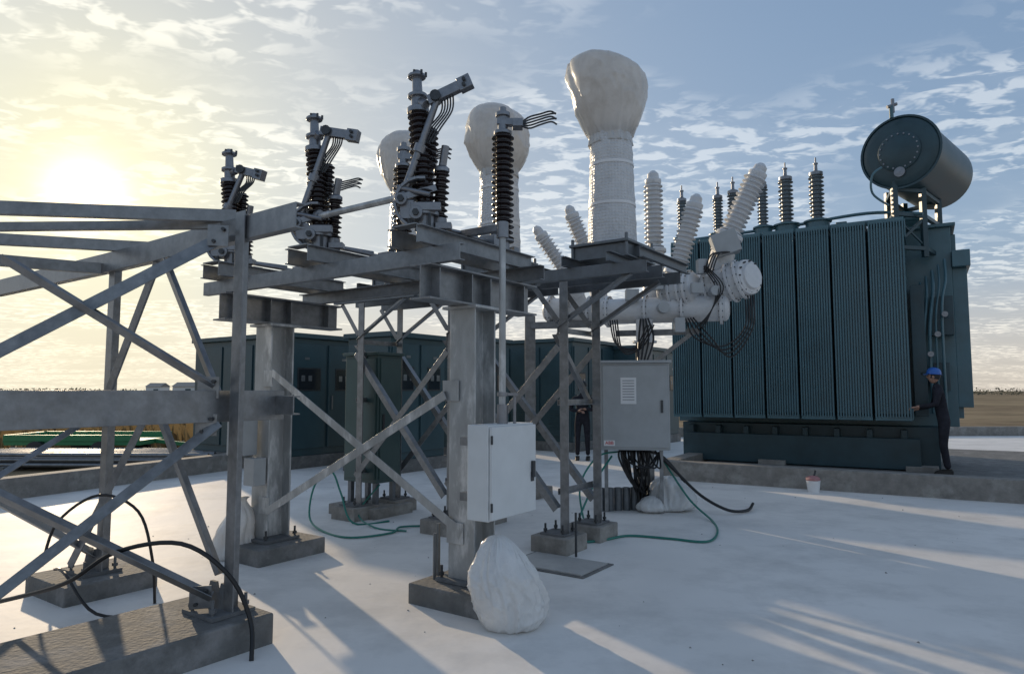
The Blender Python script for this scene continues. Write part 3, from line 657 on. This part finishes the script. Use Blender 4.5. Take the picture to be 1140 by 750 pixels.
# ------------------------------------------------------------------ people
def person(name,loc,rot,H,arms,helmetmat,bend=0.):
    k=H/1.75
    g=bpy.data.objects.new(name,None); link(g); g.location=loc; g.rotation_euler=(0,0,rot); g.scale=(k,k,k)
    by=bend
    J={'pel':((0,0,.96),.135,.105),'bel':((0,.02+by*.3,1.12),.13,.10),'che':((0,.03+by*.7,1.31),.155,.11),'nb':((0,.03+by,1.45),.075,.07),'nk':((0,.045+by*1.15,1.54),.052,.052)}
    E=[('pel','bel'),('bel','che'),('che','nb'),('nb','nk')]
    for sx,n in((-1,'l'),(1,'r')):
        J['hip'+n]=((.1*sx,0,.89),.095,.095); J['kn'+n]=((.11*sx,.03,.50),.065,.065); J['an'+n]=((.12*sx,-.02,.10),.052,.052)
        J['sh'+n]=((.185*sx,.02+by*.9,1.41),.065,.065)
        el,wr=arms[n]; J['el'+n]=(el,.05,.05); J['wr'+n]=(wr,.036,.036)
        E+=[('pel','hip'+n),('hip'+n,'kn'+n),('kn'+n,'an'+n),('che','sh'+n),('sh'+n,'el'+n),('el'+n,'wr'+n)]
    names=list(J); me=bpy.data.meshes.new('body'); me.from_pydata([J[q][0] for q in names],[(names.index(a),names.index(b)) for a,b in E],[])
    o=bpy.data.objects.new('body',me); link(o); o.parent=g; sk=o.modifiers.new('skin','SKIN'); 
    for i,q in enumerate(names):
        me.skin_vertices[0].data[i].radius=(J[q][1],J[q][2]); me.skin_vertices[0].data[i].use_root=(q=='pel')
    o.modifiers.new('sub','SUBSURF').levels=2; o.modifiers['sub'].render_levels=2; me.materials.append(CLOTH)
    sk.use_smooth_shade=True
    GG=G('tmp'); hb=GG.p('head',SKIN); hx=V((0,.06+by*1.2,1.655))
    vs=[];n=20;R=14
    for i in range(R+1):
        ph=math.pi*i/R
        for j in range(n):
            th=2*math.pi*j/n; x=.075*math.sin(ph)*math.cos(th); y=.095*math.sin(ph)*math.sin(th); z=.118*math.cos(ph)
            if z<0: x*=1+z*2.2; y=y*(1+z*1.6)+(-z)*.12
            vs.append(hx+V((x,y,z)))
    fs=[(i*n+j,i*n+(j+1)%n,(i+1)*n+(j+1)%n,(i+1)*n+j) for i in range(R) for j in range(n)]; hb.add(vs,fs)
    hb.lathe(hx+V((0,.09,.02)),(0,.35,-1),[(.008,0),(.014,.02),(.017,.035),(.006,.045)],8)
    for sx in(-1,1): hb.lathe(hx+V((sx*.072,0,-.005)),(sx,-.2,0),[(.03,0),(.032,.008),(.015,.015)],10)
    ey=GG.p('eyes',BLACK)
    for sx in(-1,1): ey.lathe(hx+V((sx*.03,.083,.008)),(0,1,0),[(.011,0),(.007,.006),(.001,.008)],8)
    ey.box(hx+V((0,.098,-.055)),(.045,.006,.006))
    hr=GG.p('hair',BLACK); hr.lathe(hx+V((0,-.015,.02)),(0,-.25,1),[(.083,-.06),(.09,0),(.085,.05),(.06,.09),(.0,.107)],20,False)
    he=GG.p('helmet',helmetmat); he.lathe(hx+V((0,0,.035)),(0,-.08,1),[(.125,0),(.127,.006),(.112,.012),(.11,.05),(.09,.09),(.05,.115),(0,.122)],28,False)
    he.box(hx+V((0,.115,.035)),(.14,.07,.008))
    hn=GG.p('hands',SKIN)
    for n_,sx in(('l',-1),('r',1)):
        el,wr=[V(q) for q in arms[n_]]; dr=(wr-el).normalized(); side=dr.cross(V((0,0,1)))
        side=side.normalized() if side.length>.1 else V((1,0,0)); nrm=side.cross(dr)
        pa=wr+dr*.02; hn.prism(pa,pa+dr*.085,[(-.036,-.012),(.036,-.012),(.04,0),(.036,.012),(-.036,.012),(-.04,0)],up=nrm)
        hn.cyl(wr-dr*.03,pa+dr*.01,.026,.028,10)
        for f_ in range(4):
            b0=pa+dr*.08+side*(-.028+.019*f_); l_=(.07,.08,.076,.06)[f_]
            hn.tube([b0,b0+dr*l_*.45-nrm*.006,b0+dr*l_*.75-nrm*.022,b0+dr*l_*.88-nrm*.042],[.0095,.007],7,4)
        b0=pa+dr*.02-side*sx*.035; hn.tube([b0,b0+dr*.03-side*sx*.025,b0+dr*.06-side*sx*.03-nrm*.01],[.012,.009],7,4)
    sh=GG.p('shoes',SHOE,.01)
    for sx in(-1,1):
        x=.12*sx; sh.add([(x-.045,-.09,0),(x+.045,-.09,0),(x+.05,.1,0),(x+.03,.18,0),(x-.03,.18,0),(x-.05,.1,0),(x-.045,-.09,.09),(x+.045,-.09,.09),(x+.042,.05,.085),(x+.025,.165,.04),(x-.025,.165,.04),(x-.042,.05,.085)],
            [(5,4,3,2,1,0),(6,7,8,9,10,11),(0,1,7,6),(1,2,8,7),(2,3,9,8),(3,4,10,9),(4,5,11,10),(5,0,6,11)])
    GG.end()
    for ch in list(GG.e.children): ch.parent=g
    bpy.data.objects.remove(GG.e)
person('worker',(7.36,11.7,.18),math.radians(60),1.76,{'l':((-.26,.12,1.18),(-.16,.36,1.14)),'r':((.25,.14,1.17),(.14,.38,1.10))},HELM,.05)
person('worker',(1.64,16.0,.0),math.radians(170),1.78,{'l':((-.27,.03,1.14),(-.08,.22,1.16)),'r':((.27,.03,1.14),(.06,.24,1.12))},HELM2)

# ------------------------------------------------------------------ camera
cam=bpy.data.cameras.new('camera'); co=bpy.data.objects.new('camera',cam); link(co)
co.location=(0,0,1.6); co.rotation_euler=(math.radians(94.5),0,0)
cam.sensor_width=36; cam.lens=36*760/1140; cam.clip_end=6000; cam.clip_start=.05
sc.camera=co

# ------------------------------------------------------------------ light
D=V((-.637,1,.294)).normalized(); el=math.asin(D.z); az=math.atan2(D.x,D.y)
s=bpy.data.lights.new('sun','SUN'); s.energy=3.2; s.angle=math.radians(.9); s.color=(1,.79,.54)
so=bpy.data.objects.new('sun',s); link(so); so.rotation_euler=D.to_track_quat('Z','Y').to_euler()
w=bpy.data.worlds.new('World'); sc.world=w; w.use_nodes=True
N=w.node_tree.nodes; L=w.node_tree.links; bg=N['Background']; bg.inputs[1].default_value=.15
sk=N.new('ShaderNodeTexSky'); sk.sky_type='NISHITA'; sk.sun_disc=False; sk.sun_elevation=el; sk.sun_rotation=az
sk.air_density=1.; sk.dust_density=1.0; sk.ozone_density=1.5
tc=N.new('ShaderNodeTexCoord'); sx=N.new('ShaderNodeSeparateXYZ'); L.new(tc.outputs['Generated'],sx.inputs[0])
def math_(op,a,b=None):
    n=N.new('ShaderNodeMath'); n.operation=op
    for i,x in enumerate((a,b)):
        if x is None: continue
        if isinstance(x,(int,float)): n.inputs[i].default_value=x
        else: L.new(x,n.inputs[i])
    return n.outputs[0]
def vm(op,a,b):
    n=N.new('ShaderNodeVectorMath'); n.operation=op
    for i,x in enumerate((a,b)):
        if isinstance(x,tuple): n.inputs[i].default_value=x
        else: L.new(x,n.inputs[i])
    return n.outputs['Value'] if op=='DOT_PRODUCT' else n.outputs[0]
zc=math_('ADD',math_('MAXIMUM',sx.outputs[2],.0),.06)
cb=N.new('ShaderNodeCombineXYZ'); L.new(math_('DIVIDE',sx.outputs[0],zc),cb.inputs[0]); L.new(math_('DIVIDE',sx.outputs[1],zc),cb.inputs[1])
mp=N.new('ShaderNodeMapping'); mp.inputs['Rotation'].default_value=(0,0,math.radians(-20)); mp.inputs['Scale'].default_value=(1,1.4,1); L.new(cb.outputs[0],mp.inputs[0])
def nz(scale,det,rough,dist=0):
    n=N.new('ShaderNodeTexNoise'); n.inputs['Scale'].default_value=scale; n.inputs['Detail'].default_value=det; n.inputs['Roughness'].default_value=rough; n.inputs['Distortion'].default_value=dist
    L.new(mp.outputs[0],n.inputs['Vector']); return n.outputs['Fac']
def rng(x,a,b,c=0,d=1):
    n=N.new('ShaderNodeMapRange'); n.interpolation_type='SMOOTHSTEP'
    for i,q in enumerate((a,b,c,d)): n.inputs[i+1].default_value=q
    L.new(x,n.inputs[0]); return n.outputs[0]
big=rng(nz(.8,2,.5),.38,.57); small=rng(nz(8.5,3,.6,.4),.46,.62); veil=rng(nz(.8,4,.6,.6),.45,.8,0,.25)
msk=math_('MINIMUM',math_('ADD',math_('MULTIPLY',big,small),veil),.92)
# soft shoulder on the very bright hazy sky around the sun: c*k*g/(c+k), slight lift
K=3.3
cmp_=vm('DIVIDE',vm('MULTIPLY',vm('ADD',sk.outputs[0],(.28,.38,.55)),(K*1.38,K*1.55,K*1.82)),vm('ADD',sk.outputs[0],(K,K,K)))
haze=rng(sx.outputs[2],.0,.2,1,0)
hz=N.new('ShaderNodeMix'); hz.data_type='RGBA'; L.new(math_('MULTIPLY',haze,.6),hz.inputs[0]); L.new(cmp_,hz.inputs[6]); hz.inputs[7].default_value=(5.2,4.5,3.75,1)
# aureole around the sun
dt=math_('MAXIMUM',vm('DOT_PRODUCT',tc.outputs['Generated'],tuple(D)),0.)
def glow(e,c):
    n=N.new('ShaderNodeVectorMath'); n.operation='SCALE'; n.inputs[0].default_value=c; L.new(math_('POWER',dt,e),n.inputs['Scale']); return n.outputs[0]
base=vm('ADD',vm('ADD',hz.outputs[2],glow(8,(1.25,.95,.0))),vm('ADD',glow(70,(1.7,1.15,-.6)),glow(1400,(16,11,6))))
mix=N.new('ShaderNodeMix'); mix.data_type='RGBA'; L.new(msk,mix.inputs[0]); L.new(base,mix.inputs[6])
L.new(vm('ADD',base,(2.2,2.0,1.6)),mix.inputs[7]); L.new(mix.outputs[2],bg.inputs[0])
sc.view_settings.view_transform='Standard'; sc.view_settings.look='None'; sc.view_settings.exposure=0
